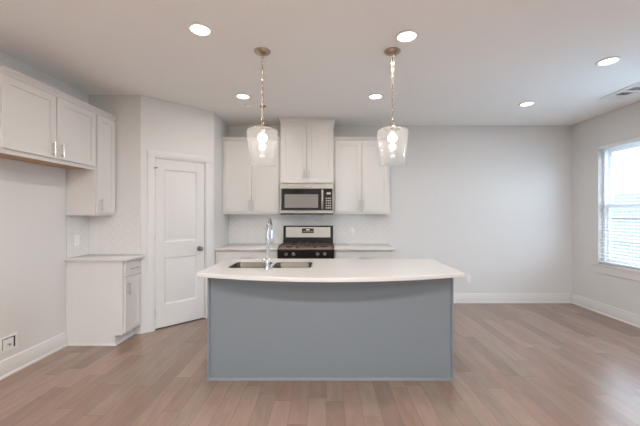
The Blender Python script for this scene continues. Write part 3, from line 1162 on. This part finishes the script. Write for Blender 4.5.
wb = empty('water_supply_box', (XL, 2.722, 0.272), R(90), 'white recessed water supply box low on the left wall', 'supply box')
mb = MB()
for a in ((-0.074, -0.058, -0.064, 0.064), (0.058, 0.074, -0.064, 0.064), (-0.058, 0.058, -0.064, -0.048), (-0.058, 0.058, 0.048, 0.064)):
    mb.box(a[0], a[1], -0.008, -0.0003, a[2], a[3], 0.001)
mb.build('face_frame', M_PLASTIC, wb)
MB().box(-0.0578, 0.0578, -0.003, -0.0004, -0.0478, 0.0478).build('recess', M_DARK, wb)
MB().box(-0.050, 0.040, -0.007, -0.0032, -0.0475, 0.040, 0.001).build('inner_plate', M_PLASTIC, wb)
mb = MB()
mb.cyl((-0.005, -0.0072, -0.01), (-0.005, -0.02, -0.01), 0.009)
mb.box(-0.018, 0.008, -0.026, -0.0203, -0.014, -0.006, 0.001)
mb.build('valve', M_CHROME, wb)


# ------------------------------------------------------------------ windows
def double_hung(root, y0, y1, z0, z1, xg):
    """frame in wall opening on a wall whose room side faces -X"""
    mb = MB()
    f = 0.045
    xa, xb = xg - 0.05, xg + 0.03
    for a in ((y0 + 0.001, y0 + f, z0 + 0.001, z1 - 0.001), (y1 - f, y1 - 0.001, z0 + 0.001, z1 - 0.001), (y0 + f, y1 - f, z0 + 0.001, z0 + f), (y0 + f, y1 - f, z1 - f, z1 - 0.001)):
        mb.box(xa, xb, a[0], a[1], a[2], a[3], 0.002)
    mb.build('frame', M_VINYL, root)
    zm = (z0 + z1) / 2 + 0.005
    s = 0.042
    for nm, za, zb, x in (('upper_sash', zm - 0.028, z1 - f - 0.0005, xg + 0.005), ('lower_sash', z0 + f + 0.0005, zm + 0.028, xg - 0.028)):
        a0, a1 = y0 + f + 0.0005, y1 - f - 0.0005
        mb = MB()
        mb.box(x, x + 0.028, a0, a0 + s, za, zb, 0.002)
        mb.box(x, x + 0.028, a1 - s, a1, za, zb, 0.002)
        mb.box(x, x + 0.028, a0 + s, a1 - s, za, za + 0.05, 0.002)
        mb.box(x, x + 0.028, a0 + s, a1 - s, zb - 0.05, zb, 0.002)
        so = mb.build(nm, M_VINYL, root)
        MB().box(x + 0.012, x + 0.015, a0 + s, a1 - s, za + 0.05, zb - 0.05).build('pane', M_PANE, so)


w1 = empty('window_1', (0, 0, 0), 0, 'tall white double-hung window with blinds in the right wall', 'window', kind='structure')
double_hung(w1, W1[0], W1[1], WZ[0], WZ[1], XR + 0.105)
w2 = empty('added_window', (0, 0, 0), 0, 'unseen white window added further along the right wall to let in light', 'window', kind='structure')
double_hung(w2, W2[0], W2[1], WZ[0], WZ[1], XR + 0.105)
w3 = empty('added_rear_window', (0, 0, 0), 0, 'unseen windows added in the wall behind the viewer to let in light', 'window', kind='structure')
for a, b in WR:
    mb = MB()
    nn = 1
    for k in range(nn + 1):
        x = a + (b - a) * k / nn
        mb.box(max(x - 0.04, a + 0.001), min(x + 0.04, b - 0.001), YR - 0.10, YR - 0.04, WRZ[0] + 0.001, WRZ[1] - 0.001, 0.002)
    mb.box(a + 0.001, b - 0.001, YR - 0.10, YR - 0.04, WRZ[0] + 0.001, WRZ[0] + 0.06)
    mb.box(a + 0.001, b - 0.001, YR - 0.10, YR - 0.04, WRZ[1] - 0.06, WRZ[1] - 0.001)
    fr = mb.build('frame', M_VINYL, w3)
    MB().box(a + 0.01, b - 0.01, YR - 0.072, YR - 0.069, WRZ[0] + 0.05, WRZ[1] - 0.05).build('pane', M_PANE, fr)

mb = MB()
mb.box(XR - 0.0004, XR + 0.054, W1[0] + 0.0008, W1[1] - 0.0008, WZ[0] + 0.0005, WZ[0] + 0.022, 0.003, 2)
mb.box(XR - 0.032, XR - 0.0005, W1[0] - 0.06, W1[1] + 0.06, WZ[0] - 0.002, WZ[0] + 0.022, 0.003, 2)
mb.box(XR - 0.016, XR - 0.0005, W1[0] - 0.045, W1[1] + 0.045, WZ[0] - 0.108, WZ[0] - 0.0025, 0.003)
tag(mb.build('trim_2', M_TRIM), 'white window stool and apron under the right window', 'window sill', kind='structure')

bl = empty('window_blind', (XR + 0.028, (W1[0] + W1[1]) / 2, WZ[1]), 0, 'white horizontal slat blind hanging in the right window', 'blind')
half = (W1[1] - W1[0]) / 2 - 0.008
MB().box(-0.024, 0.024, -half, half, -0.045, -0.001, 0.002).build('headrail', M_SLAT, bl)
mb = MB()
z = -0.075
while z > -1.56:
    mb.box(-0.024, 0.024, -half, half, z - 0.0014, z + 0.0014, rot=(R(-7), 'Y'))
    z -= 0.043
mb.build('slat_panel', M_SLAT, bl)
MB().box(-0.022, 0.022, -half, half, -1.607, -1.587, 0.003).build('bottom_rail', M_SLAT, bl)
mb = MB()
for yy in (-half + 0.12, 0, half - 0.12):
    for xx in (-0.0255, 0.0255):
        mb.cyl((xx, yy, -0.046), (xx, yy, -1.587), 0.0009, 5)
mb.build('ladder_cord', M_SLAT, bl)

# ------------------------------------------------------------------ outdoors
o = MB().box(-40, 90, -60, 90, -0.42, -0.30).build('lawn', M_LAWN)
tag(o, 'pale ground outside the house', 'ground', kind='structure')
FX = 8.0
fe = empty('wooden_fence', (FX, 8.5, -0.2995), 0, 'pale wooden board fence outside the window', 'fence')
mb = MB()
y = -11.0
while y < 11:
    mb.box(-0.009, 0.009, y, y + 0.137, 0.03, 1.80 + rnd.uniform(-0.008, 0.008), 0.003)
    y += 0.143
mb.build('board_panel', M_FENCE, fe)
for zz in (0.30, 0.95, 1.60):
    MB().box(-0.048, -0.0095, -11, 11, zz - 0.045, zz + 0.045, 0.003).build('rail', M_FENCE, fe)
for k in range(10):
    yy = -10.8 + k * 2.4
    MB().box(0.0095, 0.10, yy - 0.045, yy + 0.045, 0, 1.84, 0.004).build('post', M_FENCE, fe)


def tree(x, y, h, w, label):
    t = empty('leafy_tree', (x, y, -0.2995), 0, label, 'tree', 'trees beyond the fence')
    MB().tube([(0, 0, 0), (0.1, 0, h * 0.3), (0.0, 0.1, h * 0.6)], [0.16, 0.12, 0.06], 10).build('trunk', M_BARK, t)
    mb = MB()
    for k in range(26):
        a = rnd.uniform(0, 2 * PI)
        rr = rnd.uniform(0, w)
        zc = h * rnd.uniform(0.40, 0.86)
        r = bmesh.ops.create_icosphere(mb.bm, subdivisions=2, radius=rnd.uniform(0.35, 0.6) * w * 0.7)
        for v in r['verts']:
            v.co *= rnd.uniform(0.82, 1.15)
            v.co += Vector((rr * math.cos(a), rr * math.sin(a), zc))
    mb.build('crown', M_LEAF, t)


tree(28, 33, 3.6, 1.8, 'bushy tree beyond the fence, seen through the right part of the window')
tree(31, 38, 3.8, 2.0, 'bushy tree beyond the fence, seen through the left part of the window')
tree(29, 27, 3.7, 2.0, 'bushy tree beyond the fence, nearest the window edge')
nb = empty('neighbor_house', (19, 22.5, -0.2995), 0, 'pale neighbouring house beyond the fence', 'house')
MB().box(-3.5, 3.5, -7, 7, 0, 1.75).build('siding', M_SIDING, nb)
mb = MB()
mb.prism([(-3.9, -7.4, 1.755), (3.9, -7.4, 1.755), (0, -7.4, 3.0)], (0, 14.8, 0))
mb.build('roof', M_ROOF, nb)
